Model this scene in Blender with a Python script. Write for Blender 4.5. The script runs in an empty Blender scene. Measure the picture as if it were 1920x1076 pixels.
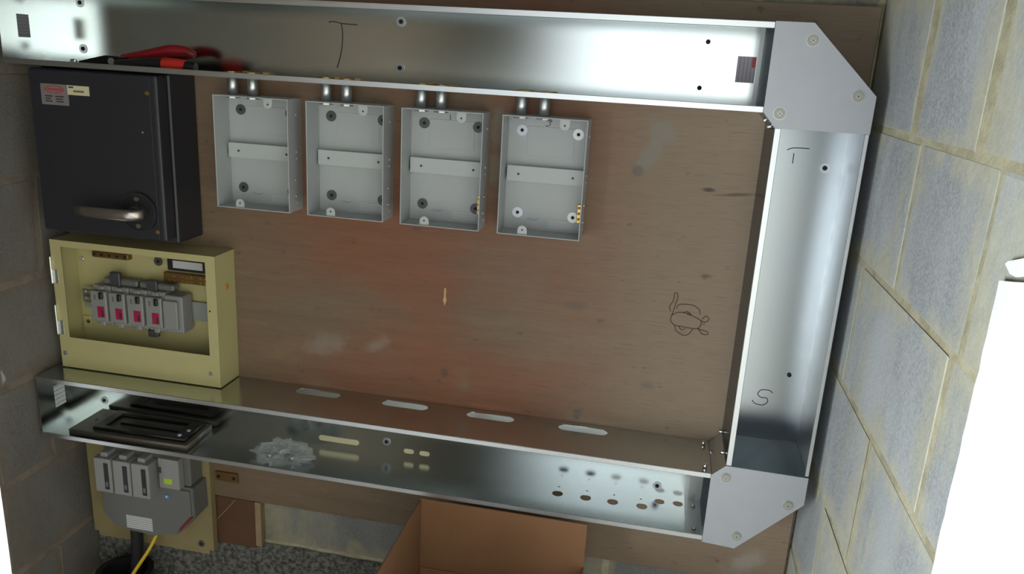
import bpy, bmesh, math, random
from mathutils import Vector, Matrix, noise

random.seed(7)
S = bpy.context.scene
COL = S.collection

# ------------------------------------------------------------------ camera
# metres; x to the right along the plywood, y into the wall (plywood face at y = 0), z up
cam_d = bpy.data.cameras.new('camera')
cam_d.sensor_width = 36.0
cam_d.lens = 27.806
cam_d.clip_start = 0.02
cam = bpy.data.objects.new('camera', cam_d)
COL.objects.link(cam)
pitch, roll, yaw = -0.2806, -0.0573, 0.1809
cam.matrix_world = (Matrix.Translation((-0.3235, -1.5503, -0.0811)) @ Matrix.Rotation(yaw, 4, 'Z')
                    @ Matrix.Rotation(pitch, 4, 'X') @ Matrix.Rotation(roll, 4, 'Y')
                    @ Matrix.Rotation(math.pi / 2, 4, 'X'))
S.camera = cam

# ------------------------------------------------------------------ daylight
world = bpy.data.worlds.new('overcast_sky')
S.world = world
world.use_nodes = True
wb = world.node_tree.nodes['Background']
wb.inputs['Color'].default_value = (0.90, 0.97, 1.0, 1)
wb.inputs['Strength'].default_value = 2.2


def area(name, loc, rot, sx, sy, power, color=(0.90, 0.97, 1.0)):
    d = bpy.data.lights.new(name, 'AREA')
    d.shape = 'RECTANGLE'
    d.size, d.size_y, d.energy, d.color = sx, sy, power, color
    o = bpy.data.objects.new(name, d)
    o.location, o.rotation_euler = loc, rot
    COL.objects.link(o)
    return o


# daylight entering by the wide opening in the left wall; the window behind the camera shows the bare sky
area('opening_daylight', (-1.70, -2.44, -0.92), (0, -math.pi / 2, 0), 0.92, 1.36, 104).data.spread = math.radians(124)

vs = S.view_settings
S.display_settings.display_device = 'sRGB'
vs.view_transform = 'Standard'
vs.look = 'None'
vs.exposure = 0.0
vs.gamma = 1.0
vs.use_curve_mapping = False
S.cycles.use_denoising = True
S.cycles.max_bounces = 10
S.cycles.glossy_bounces = 6
S.cycles.sample_clamp_indirect = 6.0

# ------------------------------------------------------------------ materials
MATS = {}


class NT:
    def __init__(self, name):
        m = bpy.data.materials.new(name)
        m.use_nodes = True
        self.m = m
        self.t = m.node_tree
        self.b = self.t.nodes['Principled BSDF']
        MATS[name] = m

    def n(self, typ, props=None, **ins):
        nd = self.t.nodes.new(typ)
        for k, v in (props or {}).items():
            setattr(nd, k, v)
        for k, v in ins.items():
            key = int(k[1:]) if k[0] == '_' and k[1:].isdigit() else k.replace('_', ' ')
            self.set(nd.inputs[key], v)
        return nd

    def set(self, sock, v):
        if hasattr(v, 'is_linked') or hasattr(v, 'links'):
            self.t.links.new(v, sock)
        else:
            if sock.type == 'RGBA' and len(v) == 3:
                v = (*v, 1)
            sock.default_value = v

    def bs(self, **ins):
        for k, v in ins.items():
            self.set(self.b.inputs[k.replace('_', ' ')], v)

    def math(self, op, a, b=0.5, c=0.0, clamp=False):
        nd = self.t.nodes.new('ShaderNodeMath')
        nd.operation = op
        nd.use_clamp = clamp
        self.set(nd.inputs[0], a)
        self.set(nd.inputs[1], b)
        if op in ('MULTIPLY_ADD', 'SMOOTH_MIN', 'SMOOTH_MAX'):
            self.set(nd.inputs[2], c)
        return nd.outputs[0]

    def mix(self, fac, a, b, blend='MIX'):
        nd = self.t.nodes.new('ShaderNodeMix')
        nd.data_type = 'RGBA'
        nd.blend_type = blend
        self.set(nd.inputs[0], fac)
        self.set(nd.inputs[6], a)
        self.set(nd.inputs[7], b)
        return nd.outputs[2]

    def noise(self, vec, scale, detail=3.0, rough=0.55, out='Fac'):
        nd = self.n('ShaderNodeTexNoise', Scale=scale, Detail=detail, Roughness=rough)
        if vec is not None:
            self.t.links.new(vec, nd.inputs['Vector'])
        return nd.outputs[out]

    def ramp(self, fac, lo, hi):
        nd = self.n('ShaderNodeMapRange', {'interpolation_type': 'SMOOTHSTEP'}, Value=fac)
        nd.inputs['From Min'].default_value = lo
        nd.inputs['From Max'].default_value = hi
        return nd.outputs[0]

    def coord(self, out='Object'):
        return self.n('ShaderNodeTexCoord').outputs[out]

    def pos(self):
        return self.n('ShaderNodeNewGeometry').outputs['Position']

    def mapv(self, vec, loc=(0, 0, 0), scale=(1, 1, 1), rot=(0, 0, 0)):
        nd = self.n('ShaderNodeMapping', Vector=vec, Location=loc, Scale=scale, Rotation=rot)
        return nd.outputs[0]

    def bump(self, h, strength=0.3, dist=0.002):
        nd = self.n('ShaderNodeBump', Strength=strength, Distance=dist, Height=h)
        self.t.links.new(nd.outputs[0], self.b.inputs['Normal'])


def plain(name, color, rough=0.5, metal=0.0, var=0.12, scale=40.0, bump=0.0, **kw):
    k = NT(name)
    c = k.coord()
    f = k.noise(c, scale, 4)
    dark = tuple(x * (1 - var) for x in color)
    lite = tuple(min(1, x * (1 + var)) for x in color)
    k.bs(Base_Color=k.mix(f, dark, lite), Roughness=rough, Metallic=metal)
    if bump:
        k.bump(k.noise(c, scale * 6, 3), bump, 0.001)
    for a, b in kw.items():
        k.bs(**{a: b})
    return k.m


def galvanised(name, color, r0, r1, streak):
    k = NT(name)
    p = k.pos()
    f = k.noise(k.mapv(p, scale=streak), 6.0, 2)
    sp = k.n('ShaderNodeTexVoronoi', Vector=p, Scale=60.0)
    spangle = k.ramp(sp.outputs['Distance'], 0.1, 0.9)
    base = k.mix(f, tuple(c * 0.9 for c in color), color)
    base = k.mix(k.math('MULTIPLY', spangle, 0.06), base, tuple(c * 0.85 for c in color))
    rg = k.n('ShaderNodeMapRange', Value=f)
    rg.inputs['To Min'].default_value = r0
    rg.inputs['To Max'].default_value = r1
    gl = k.n('ShaderNodeBsdfAnisotropic', {'distribution': 'BECKMANN'}, Color=base, Roughness=rg.outputs[0])
    k.t.links.new(gl.outputs[0], k.t.nodes['Material Output'].inputs['Surface'])
    k.t.nodes.remove(k.b)
    return k.m


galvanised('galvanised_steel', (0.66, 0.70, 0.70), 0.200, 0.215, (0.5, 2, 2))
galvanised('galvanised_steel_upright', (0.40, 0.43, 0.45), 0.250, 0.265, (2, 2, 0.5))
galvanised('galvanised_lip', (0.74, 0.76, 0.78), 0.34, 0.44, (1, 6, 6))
plain('satin_steel_cover', (0.43, 0.44, 0.47), 0.52, 0.75, 0.05, 30, 0.05)
plain('zinc_bright', (0.80, 0.82, 0.84), 0.22, 1.0, 0.06)
plain('zinc_dull', (0.50, 0.51, 0.50), 0.4, 0.9, 0.1)
plain('nickel_screw', (0.36, 0.355, 0.31), 0.5, 0.7, 0.08)
plain('conduit_steel', (0.70, 0.71, 0.73), 0.38, 1.0, 0.06)
plain('brass', (0.62, 0.42, 0.12), 0.3, 1.0, 0.12)
plain('brass_dark', (0.20, 0.11, 0.04), 0.45, 0.6, 0.2)
plain('copper', (0.75, 0.25, 0.10), 0.3, 1.0, 0.1)
plain('black_hole', (0.006, 0.006, 0.007), 0.8)
plain('charcoal_paint', (0.020, 0.020, 0.026), 0.42, 0.0, 0.15, 60, 0.06)
plain('charcoal_paint_dark', (0.010, 0.010, 0.012), 0.5, 0.0, 0.15, 60)
plain('handle_metal', (0.42, 0.39, 0.36), 0.28, 1.0, 0.1)
plain('grey_enamel', (0.405, 0.42, 0.43), 0.42, 0.0, 0.04, 20, 0.04)
plain('grey_enamel_light', (0.47, 0.495, 0.495), 0.45, 0.0, 0.04)
plain('washer_dark', (0.085, 0.085, 0.085), 0.45, 0.3, 0.2)
plain('washer_light', (0.46, 0.48, 0.52), 0.3, 0.7, 0.1)
plain('washer_white', (0.82, 0.83, 0.84), 0.4, 0.1, 0.05)
plain('cream_enamel', (0.46, 0.41, 0.20), 0.4, 0.0, 0.05, 25, 0.05)
plain('cream_board', (0.27, 0.215, 0.105), 0.65, 0.0, 0.2, 14, 0.1)
plain('grey_plastic', (0.135, 0.135, 0.128), 0.45, 0.0, 0.06, 30)
plain('grey_plastic_light', (0.25, 0.247, 0.243), 0.45, 0.0, 0.06, 30)
plain('din_rail_grey', (0.32, 0.34, 0.31), 0.4, 0.3, 0.08, 20)
plain('black_plastic', (0.012, 0.012, 0.014), 0.4)
plain('dark_grey_plastic', (0.05, 0.05, 0.055), 0.45)
plain('crimson_plastic', (0.36, 0.010, 0.055), 0.4)
plain('red_grip', (0.27, 0.006, 0.012), 0.42, 0.0, 0.2, 30)
plain('red_grip_bright', (0.62, 0.030, 0.020), 0.4, 0.0, 0.15, 30)
plain('green_window', (0.36, 0.55, 0.03), 0.3)
plain('blue_plastic', (0.05, 0.22, 0.55), 0.35)
plain('maroon_plastic', (0.18, 0.012, 0.012), 0.4)
plain('yellow_wire', (0.60, 0.40, 0.01), 0.45)
plain('orange_grommet', (0.52, 0.23, 0.05), 0.5)
plain('bronze_plate', (0.11, 0.092, 0.072), 0.45, 0.3, 0.25, 20)
plain('bronze_black', (0.014, 0.011, 0.011), 0.34, 0.5, 0.2)
plain('white_label', (0.70, 0.70, 0.70), 0.5, 0.0, 0.04)
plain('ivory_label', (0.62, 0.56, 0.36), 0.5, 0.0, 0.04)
plain('faded_label', (0.20, 0.18, 0.18), 0.5, 0.0, 0.1)
plain('grey_sticker', (0.20, 0.18, 0.21), 0.5, 0.0, 0.15, 120)
plain('red_print', (0.40, 0.05, 0.05), 0.55)
plain('dark_print', (0.03, 0.03, 0.035), 0.55)
plain('blue_ink', (0.25, 0.27, 0.42), 0.6)
plain('marker_ink', (0.012, 0.012, 0.018), 0.6)
plain('brown_ink', (0.055, 0.022, 0.018), 0.7)
plain('white_sheet', (0.95, 0.95, 0.94), 0.55, 0.0, 0.02, 10)
plain('chip_wood', (0.55, 0.38, 0.17), 0.7, 0.0, 0.15, 60)
plain('dark_wood', (0.105, 0.048, 0.022), 0.65, 0.0, 0.25, 12, 0.1)
plain('pale_edge_wood', (0.30, 0.21, 0.12), 0.7, 0.0, 0.2, 30)
plain('plaster', (0.16, 0.155, 0.145), 0.85, 0.0, 0.1, 4, 0.2)
plain('dark_ceiling', (0.10, 0.095, 0.09), 0.9)
plain('bright_ground', (0.75, 0.75, 0.73), 0.9)


def cardboard():
    k = NT('cardboard')
    p = k.pos()
    f = k.noise(p, 9, 4)
    fl = k.noise(k.mapv(p, scale=(60, 60, 2)), 6, 2)
    c = k.mix(f, (0.19, 0.090, 0.040), (0.26, 0.125, 0.056))
    c = k.mix(k.math('MULTIPLY', fl, 0.25), c, (0.16, 0.072, 0.032))
    k.bs(Base_Color=c, Roughness=0.8)
    k.bump(fl, 0.1, 0.001)


cardboard()


def block_mat(name, thin, tint, mortar=(0.40, 0.36, 0.25)):
    """aggregate block with sandy mortar smeared over its edges; thin = axis of the wall normal"""
    k = NT(name)
    p = k.pos()
    g = k.n('ShaderNodeSeparateXYZ', Vector=k.coord('Generated')).outputs
    ax = [i for i in range(3) if i != thin]
    dev = []
    for i in ax:
        d = k.math('ABSOLUTE', k.math('MULTIPLY_ADD', g[i], 2.0, -1.0))
        dev.append(d)
    edge = k.math('MAXIMUM', dev[0], dev[1])
    rnd = k.n('ShaderNodeObjectInfo').outputs['Random']
    st = k.mapv(p, scale=(1, 1, 0.45))
    big = k.noise(st, 7.0, 5, 0.6)
    fine = k.noise(p, 260.0, 2, 0.6)
    pit = k.noise(p, 90.0, 3, 0.7)
    base = k.mix(k.ramp(fine, 0.3, 0.7), tuple(0.72 * c for c in tint), tuple(1.16 * c for c in tint))
    base = k.mix(k.math('MULTIPLY', k.ramp(pit, 0.5, 0.75), 0.45), base, tuple(0.62 * c for c in tint))
    base = k.mix(k.math('MULTIPLY', k.ramp(big, 0.35, 0.7), 0.55), base, tuple(1.5 * c for c in tint))
    base = k.mix(k.math('MULTIPLY', rnd, 0.35), base, tuple(0.7 * c for c in tint))
    sm = k.math('MULTIPLY_ADD', k.noise(st, 9.0, 6, 0.68), 2.0, -0.90)
    sm = k.math('ADD', edge, sm)
    smear = k.ramp(sm, 0.74, 1.12)
    mort = k.mix(k.noise(p, 60.0, 4), tuple(m * 0.6 for m in mortar), mortar)
    c = k.mix(k.math('MULTIPLY', smear, 0.8), base, mort)
    far = k.math('SUBTRACT', 1.0, k.ramp(k.n('ShaderNodeSeparateXYZ', Vector=p).outputs[1], -0.72, -0.30)) if thin == 0 else 0.0
    wn = k.math('MULTIPLY_ADD', far, 0.10, k.noise(k.mapv(p, scale=(1, 1, 0.30)), 6.5, 5, 0.62))
    wash = k.ramp(wn, 0.50, 0.68)
    c = k.mix(k.math('MULTIPLY', wash, 0.62), c, mort)
    dab = k.ramp(k.noise(k.mapv(p, scale=(1, 1, 0.5)), 26.0, 2), 0.76, 0.80)
    c = k.mix(k.math('MULTIPLY', dab, 0.6), c, (0.55, 0.55, 0.52))
    k.bs(Base_Color=c, Roughness=0.92)
    h = k.math('MULTIPLY_ADD', fine, 0.35, k.math('MULTIPLY', pit, 0.8))
    k.bump(h, 0.35, 0.003)


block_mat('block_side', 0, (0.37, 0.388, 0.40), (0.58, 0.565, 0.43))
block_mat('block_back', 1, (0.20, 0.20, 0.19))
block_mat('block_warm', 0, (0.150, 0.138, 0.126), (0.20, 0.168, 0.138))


def mortar_mat(name, a, b, scale=22.0):
    k = NT(name)
    p = k.pos()
    f = k.ramp(k.noise(p, scale, 5, 0.65), 0.28, 0.72)
    k.bs(Base_Color=k.mix(f, a, b), Roughness=0.95)
    k.bump(k.noise(p, 130.0, 4, 0.7), 0.6, 0.003)


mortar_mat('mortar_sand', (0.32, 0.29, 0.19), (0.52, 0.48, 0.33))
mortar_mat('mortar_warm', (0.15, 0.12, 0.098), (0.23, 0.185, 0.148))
mortar_mat('rough_concrete', (0.02, 0.02, 0.018), (0.21, 0.205, 0.19), 95.0)
mortar_mat('floor_concrete', (0.30, 0.29, 0.28), (0.43, 0.42, 0.40))


def plywood():
    k = NT('plywood')
    p = k.pos()
    warp = k.noise(k.mapv(p, scale=(1.2, 1, 3.5)), 2.0, 4, 0.6, 'Color')
    wv = k.n('ShaderNodeVectorMath', {'operation': 'MULTIPLY_ADD'}, _0=warp, _1=(0.06, 0, 0.03), _2=p).outputs[0]
    grain = k.noise(k.mapv(wv, scale=(1.0, 1, 12)), 3.4, 7, 0.72)
    fine = k.noise(k.mapv(p, scale=(6, 1, 180)), 3.0, 3, 0.6)
    patch = k.noise(k.mapv(p, scale=(0.8, 1, 1.4)), 2.6, 3)
    sep = k.n('ShaderNodeSeparateXYZ', Vector=p).outputs
    xx = sep[0]
    # reddish veneer in the middle of the sheet, greyer brown towards its right end
    red = k.math('MULTIPLY', k.ramp(xx, -1.35, -0.95), k.math('SUBTRACT', 1.0, k.ramp(xx, -0.62, -0.28)))
    red = k.math('MULTIPLY', red, k.ramp(patch, 0.28, 0.62))
    red = k.math('MULTIPLY', red, k.ramp(sep[2], -1.0, -0.84))
    c = k.mix(k.ramp(grain, 0.15, 0.85), (0.140, 0.094, 0.056), (0.200, 0.142, 0.090))
    c = k.mix(k.math('MULTIPLY', k.ramp(xx, -0.75, -0.2), 0.55), c, (0.285, 0.210, 0.145))
    rc = k.mix(k.ramp(grain, 0.15, 0.85), (0.175, 0.064, 0.030), (0.240, 0.094, 0.045))
    c = k.mix(k.math('MULTIPLY', red, 0.95), c, rc)
    c = k.mix(k.math('MULTIPLY', k.ramp(fine, 0.48, 0.78), 0.5), c, (0.10, 0.050, 0.028))
    dusty = k.ramp(k.noise(k.mapv(p, scale=(1, 1, 1.6)), 6.0, 4), 0.52, 0.75)
    low = k.math('SUBTRACT', 1.0, k.ramp(sep[2], -0.82, -0.58))
    c = k.mix(k.math('MULTIPLY', k.math('MULTIPLY', dusty, low), 0.45), c, (0.27, 0.19, 0.115))
    # small dark specks and bruises
    v = k.noise(k.mapv(p, scale=(1, 1, 1.8)), 30.0, 2, 0.5)
    c = k.mix(k.math('MULTIPLY', k.ramp(v, 0.66, 0.74), 0.5), c, (0.085, 0.055, 0.040))
    wob = k.noise(p, 38.0, 4, 0.6)

    def blob(cx, cz, rx, rz, ang, soft, col, amt, wobble=1.0):
        nonlocal c
        q = k.mapv(p, loc=(-cx, 0, -cz))
        q = k.mapv(q, rot=(0, ang, 0), scale=(1, 1, 1))
        s = k.n('ShaderNodeSeparateXYZ', Vector=q).outputs
        a = k.math('POWER', k.math('ABSOLUTE', k.math('DIVIDE', s[0], rx)), 2.0)
        b = k.math('POWER', k.math('ABSOLUTE', k.math('DIVIDE', s[2], rz)), 2.0)
        r = k.math('SQRT', k.math('ADD', a, b))
        r = k.math('ADD', r, k.math('MULTIPLY_ADD', wob, wobble, -0.5 * wobble))
        m = k.math('SUBTRACT', 1.0, k.ramp(r, 1.0 - soft, 1.0))
        c = k.mix(k.math('MULTIPLY', m, amt), c, col)

    cement = (0.205, 0.185, 0.150)
    blob(-0.335, -0.200, 0.030, 0.032, 0.0, 0.5, cement, 0.75, 1.1)
    blob(-0.356, -0.248, 0.022, 0.042, -0.55, 0.5, cement, 0.75, 1.1)
    blob(-0.374, -0.275, 0.016, 0.014, 0.0, 0.6, (0.09, 0.08, 0.07), 0.6, 1.1)
    blob(-0.652, -0.215, 0.022, 0.050, 0.0, 0.5, cement, 0.6, 1.0)
    blob(-0.655, -0.295, 0.018, 0.038, 0.0, 0.5, cement, 0.5, 1.0)
    blob(-0.236, -0.301, 0.018, 0.006, 0.0, 0.8, (0.035, 0.018, 0.012), 0.85, 0.5)
    blob(-0.185, -0.306, 0.055, 0.005, 0.10, 0.9, (0.060, 0.025, 0.018), 0.75, 0.5)
    blob(-0.745, -0.745, 0.012, 0.014, 0.0, 0.6, (0.07, 0.05, 0.04), 0.5, 1.2)
    blob(-0.702, -0.766, 0.010, 0.008, 0.0, 0.5, (0.14, 0.14, 0.13), 0.7, 0.8)
    blob(-1.02, -0.715, 0.07, 0.035, 0.3, 0.9, (0.27, 0.23, 0.19), 0.55, 1.4)
    blob(-0.90, -0.70, 0.045, 0.02, 0.5, 0.9, (0.27, 0.23, 0.19), 0.5, 1.4)
    blob(-0.47, -0.56, 0.030, 0.016, 0.0, 0.7, (0.10, 0.085, 0.075), 0.45, 1.2)
    blob(-0.06, -1.09, 0.07, 0.03, 0.6, 0.8, (0.33, 0.29, 0.25), 0.6, 1.5)
    blob(-0.22, -0.47, 0.016, 0.006, 0.0, 0.8, (0.07, 0.045, 0.035), 0.6, 0.8)
    blob(-0.31, -0.715, 0.02, 0.012, 0.0, 0.7, (0.10, 0.09, 0.08), 0.45, 1.2)
    blob(-0.45, -0.80, 0.010, 0.022, -0.5, 0.6, (0.09, 0.085, 0.08), 0.55, 0.8)
    k.bs(Base_Color=c, Roughness=k.math('MULTIPLY_ADD', grain, 0.2, 0.5))
    k.bump(k.math('MULTIPLY_ADD', grain, 0.5, fine), 0.25, 0.0012)


plywood()


def stripes(name, paper, ink, axis, count, cut=0.55):
    """printed lines of small unreadable type"""
    k = NT(name)
    g = k.coord('Generated')
    s = k.n('ShaderNodeSeparateXYZ', Vector=g).outputs
    w = k.math('FRACT', k.math('MULTIPLY', s[axis], float(count)))
    on = k.math('GREATER_THAN', w, cut)
    other = 0 if axis != 0 else 2
    word = k.noise(k.mapv(g, scale=(9 if other == 0 else 30, 1, 9 if other == 2 else 30)), 3.0, 2)
    on = k.math('MULTIPLY', on, k.ramp(word, 0.42, 0.5))
    k.bs(Base_Color=k.mix(k.math('MULTIPLY', on, 0.8), paper, ink), Roughness=0.5)


stripes('printed_white', (0.55, 0.55, 0.57), (0.20, 0.20, 0.22), 2, 6)
stripes('printed_pale', (0.52, 0.54, 0.55), (0.22, 0.23, 0.28), 2, 5)
stripes('printed_grey', (0.34, 0.31, 0.35), (0.19, 0.17, 0.20), 0, 5)
stripes('printed_dark', (0.16, 0.16, 0.17), (0.10, 0.10, 0.11), 2, 7)


def clear_plastic():
    k = NT('clear_plastic_bag')
    f = k.noise(k.coord(), 24.0, 4)
    k.bs(Base_Color=(0.62, 0.64, 0.66), Roughness=0.2, Alpha=k.math('MULTIPLY_ADD', f, 0.75, -0.12, True))
    k.bump(f, 0.8, 0.01)


clear_plastic()

# ------------------------------------------------------------------ mesh helpers
WLOC = {}


def M(name):
    return MATS[name]


def tag(o, label=None, cat=None, group=None, kind=None):
    if label:
        o['label'] = label
    if cat:
        o['category'] = cat
    if group:
        o['group'] = group
    if kind:
        o['kind'] = kind
    return o


def empty(name, loc):
    o = bpy.data.objects.new(name, None)
    o.empty_display_size = 0.03
    o.location = loc
    COL.objects.link(o)
    WLOC[o] = Vector(loc)
    return o


def link_mesh(name, me, parent=None, mat=None, smooth=False):
    """mesh holds world coordinates: move its origin to its centre and parent it"""
    if mat:
        me.materials.clear()
        me.materials.append(M(mat))
    n = len(me.vertices)
    lo = Vector((min(v.co[i] for v in me.vertices) for i in range(3)))
    hi = Vector((max(v.co[i] for v in me.vertices) for i in range(3)))
    c = (lo + hi) / 2
    me.transform(Matrix.Translation(-c))
    if smooth:
        for p in me.polygons:
            p.use_smooth = True
    o = bpy.data.objects.new(name, me)
    COL.objects.link(o)
    WLOC[o] = c
    if parent:
        o.parent = parent
        o.location = c - WLOC[parent]
    else:
        o.location = c
    return o


def obj(name, bm, mat, parent=None, smooth=False):
    me = bpy.data.meshes.new(name)
    bmesh.ops.recalc_face_normals(bm, faces=bm.faces)
    bm.to_mesh(me)
    bm.free()
    return link_mesh(name, me, parent, mat, smooth)


def bx(bm, x0, x1, y0, y1, z0, z1, bev=0.0, seg=1):
    xs, ys, zs = sorted((x0, x1)), sorted((y0, y1)), sorted((z0, z1))
    vs_ = [bm.verts.new((xs[i & 1], ys[(i >> 1) & 1], zs[(i >> 2) & 1])) for i in range(8)]
    fs = [bm.faces.new([vs_[i] for i in q]) for q in
          ((0, 2, 3, 1), (4, 5, 7, 6), (0, 1, 5, 4), (2, 6, 7, 3), (0, 4, 6, 2), (1, 3, 7, 5))]
    if bev:
        es = list({e for f in fs for e in f.edges})
        bmesh.ops.bevel(bm, geom=es, offset=bev, segments=seg, affect='EDGES', profile=0.6)
    return bm


def box(name, x0, x1, y0, y1, z0, z1, mat, parent=None, bev=0.0, seg=1):
    return obj(name, bx(bmesh.new(), x0, x1, y0, y1, z0, z1, bev, seg), mat, parent)


AX = {'x': Matrix.Rotation(math.pi / 2, 4, 'Y'), 'y': Matrix.Rotation(math.pi / 2, 4, 'X'), 'z': Matrix.Identity(4)}


def cy(bm, c, ax, r, h, seg=20, r2=None):
    bmesh.ops.create_cone(bm, cap_ends=True, segments=seg, radius1=r, radius2=r if r2 is None else r2, depth=h,
                          matrix=Matrix.Translation(c) @ AX[ax])
    return bm


def cyl(name, c, ax, r, h, mat, parent=None, seg=20, r2=None, bev=0.0):
    bm = cy(bmesh.new(), c, ax, r, h, seg, r2)
    if bev:
        es = [e for e in bm.edges if any(len(f.verts) > 4 for f in e.link_faces)]
        bmesh.ops.bevel(bm, geom=es, offset=bev, segments=2, affect='EDGES')
    o = obj(name, bm, mat, parent)
    for p in o.data.polygons:
        p.use_smooth = len(p.vertices) == 4 and not bev
    return o


def ring(bm, c, ax, ro, ri, h, seg=24):
    m = Matrix.Translation(c) @ AX[ax]
    vv = []
    for r, z in ((ro, -h / 2), (ro, h / 2), (ri, h / 2), (ri, -h / 2)):
        vv.append([bm.verts.new(m @ Vector((r * math.cos(2 * math.pi * i / seg), r * math.sin(2 * math.pi * i / seg), z)))
                   for i in range(seg)])
    for k in range(4):
        a, b = vv[k], vv[(k + 1) % 4]
        for i in range(seg):
            j = (i + 1) % seg
            bm.faces.new((a[i], a[j], b[j], b[i]))
    return bm


def slot_outline(cx, cy_, length, width, seg=8):
    r = width / 2
    a = length / 2 - r
    pts = []
    for i in range(seg + 1):
        t = -math.pi / 2 + math.pi * i / seg
        pts.append((cx + a + r * math.cos(t), cy_ + r * math.sin(t)))
    for i in range(seg + 1):
        t = math.pi / 2 + math.pi * i / seg
        pts.append((cx - a + r * math.cos(t), cy_ + r * math.sin(t)))
    return pts


def circle(cx, cy_, r, seg=20):
    return [(cx + r * math.cos(2 * math.pi * i / seg), cy_ + r * math.sin(2 * math.pi * i / seg)) for i in range(seg)]


def plate(name, outline, holes, plane, at, thick, mat, parent=None):
    """flat sheet with real holes. plane 'xy' (at = z), 'xz' (at = y), 'yz' (at = x); at = middle of the thickness"""
    cu = bpy.data.curves.new(name, 'CURVE')
    cu.dimensions = '2D'
    cu.fill_mode = 'BOTH'
    cu.extrude = thick / 2
    for loop in [outline] + list(holes):
        sp = cu.splines.new('POLY')
        sp.points.add(len(loop) - 1)
        for q, (a, b) in zip(sp.points, loop):
            q.co = (a, b, 0, 1)
        sp.use_cyclic_u = True
    t = bpy.data.objects.new(name + '_outline', cu)
    me = bpy.data.meshes.new_from_object(t)
    bpy.data.objects.remove(t)
    bpy.data.curves.remove(cu)
    me.name = name
    if plane == 'xy':
        mm = Matrix.Translation((0, 0, at))
    elif plane == 'xz':
        mm = Matrix(((1, 0, 0, 0), (0, 0, 1, at), (0, 1, 0, 0), (0, 0, 0, 1)))
    else:
        mm = Matrix(((0, 0, 1, at), (1, 0, 0, 0), (0, 1, 0, 0), (0, 0, 0, 1)))
    me.transform(mm)
    bm = bmesh.new()
    bm.from_mesh(me)
    bmesh.ops.remove_doubles(bm, verts=bm.verts, dist=1e-6)
    bmesh.ops.recalc_face_normals(bm, faces=bm.faces)
    bm.to_mesh(me)
    bm.free()
    return link_mesh(name, me, parent, mat)


def tube(name, pts, r, mat, parent=None, smooth=True, res=3, taper=None, cyclic=False):
    cu = bpy.data.curves.new(name, 'CURVE')
    cu.dimensions = '3D'
    cu.bevel_depth = r
    cu.bevel_resolution = res
    cu.use_fill_caps = True
    cu.resolution_u = 6
    sp = cu.splines.new('NURBS' if smooth and len(pts) > 2 else 'POLY')
    sp.points.add(len(pts) - 1)
    for i, (q, c) in enumerate(zip(sp.points, pts)):
        q.co = (*c, 1)
        q.radius = taper[i] if taper else 1.0
    if sp.type == 'NURBS':
        sp.order_u = 3
        sp.use_endpoint_u = True
    sp.use_cyclic_u = cyclic
    t = bpy.data.objects.new(name + '_path', cu)
    me = bpy.data.meshes.new_from_object(t)
    bpy.data.objects.remove(t)
    bpy.data.curves.remove(cu)
    me.name = name
    return link_mesh(name, me, parent, mat, True)


def ink(name, strokes, y, width, mat, parent):
    """flat pen strokes lying on a surface that faces the room: strokes are lists of (x, z)"""
    bm = bmesh.new()
    for st in strokes:
        pts = []
        for i in range(len(st) - 1):           # light subdivision so bends read as curves
            p0 = st[max(i - 1, 0)]
            p1, p2 = st[i], st[i + 1]
            p3 = st[min(i + 2, len(st) - 1)]
            for s in range(4):
                t = s / 4
                pts.append(tuple(0.5 * (2 * b + (c - a) * t + (2 * a - 5 * b + 4 * c - d) * t * t
                                        + (3 * b - a - 3 * c + d) * t ** 3) for a, b, c, d in zip(p0, p1, p2, p3)))
        pts.append(st[-1])
        prev = None
        for i, q in enumerate(pts):
            a = pts[max(i - 1, 0)]
            b = pts[min(i + 1, len(pts) - 1)]
            d = Vector((b[0] - a[0], b[1] - a[1]))
            d = d.normalized() if d.length > 1e-9 else Vector((1, 0))
            nx, nz = -d.y * width / 2, d.x * width / 2
            cur = [bm.verts.new((q[0] + nx, yy, q[1] + nz)) for yy in (y, y - 0.0003)] + \
                  [bm.verts.new((q[0] - nx, yy, q[1] - nz)) for yy in (y - 0.0003, y)]
            if prev:
                for k in range(4):
                    bm.faces.new((prev[k], prev[(k + 1) % 4], cur[(k + 1) % 4], cur[k]))
            prev = cur
    return obj(name, bm, mat, parent)


def screw(parent, c, r, mat='nickel_screw', facing=-1, ax='y', name='screw'):
    """pan head with a cross recess"""
    o = cyl(name, c, ax, r, 0.003, mat, parent, 20, None, 0.0008)
    s = bmesh.new()
    d = 0.0017 * facing
    if ax == 'y':
        bx(s, c[0] - r * 0.38, c[0] + r * 0.38, c[1] + d, c[1] + d * 0.6, c[2] - r * 0.12, c[2] + r * 0.12)
        bx(s, c[0] - r * 0.12, c[0] + r * 0.12, c[1] + d, c[1] + d * 0.6, c[2] - r * 0.38, c[2] + r * 0.38)
    elif ax == 'x':
        bx(s, c[0] + d, c[0] + d * 0.6, c[1] - r * 0.38, c[1] + r * 0.38, c[2] - r * 0.12, c[2] + r * 0.12)
    else:
        bx(s, c[0] - r * 0.38, c[0] + r * 0.38, c[1] - r * 0.12, c[1] + r * 0.12, c[2] + d, c[2] + d * 0.6)
    obj('cross_recess', s, 'zinc_dull', o)
    return o


# ------------------------------------------------------------------ the setting
FLOOR = -1.42
CEIL = 1.15
XR, XL = 0.0255, -1.6615           # faces of the side walls
YB = 0.0225                        # face of the back wall
COURSE = 0.2205
ZC = [0.0595 - COURSE * k for k in range(-5, 8)]     # bed joints

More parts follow.
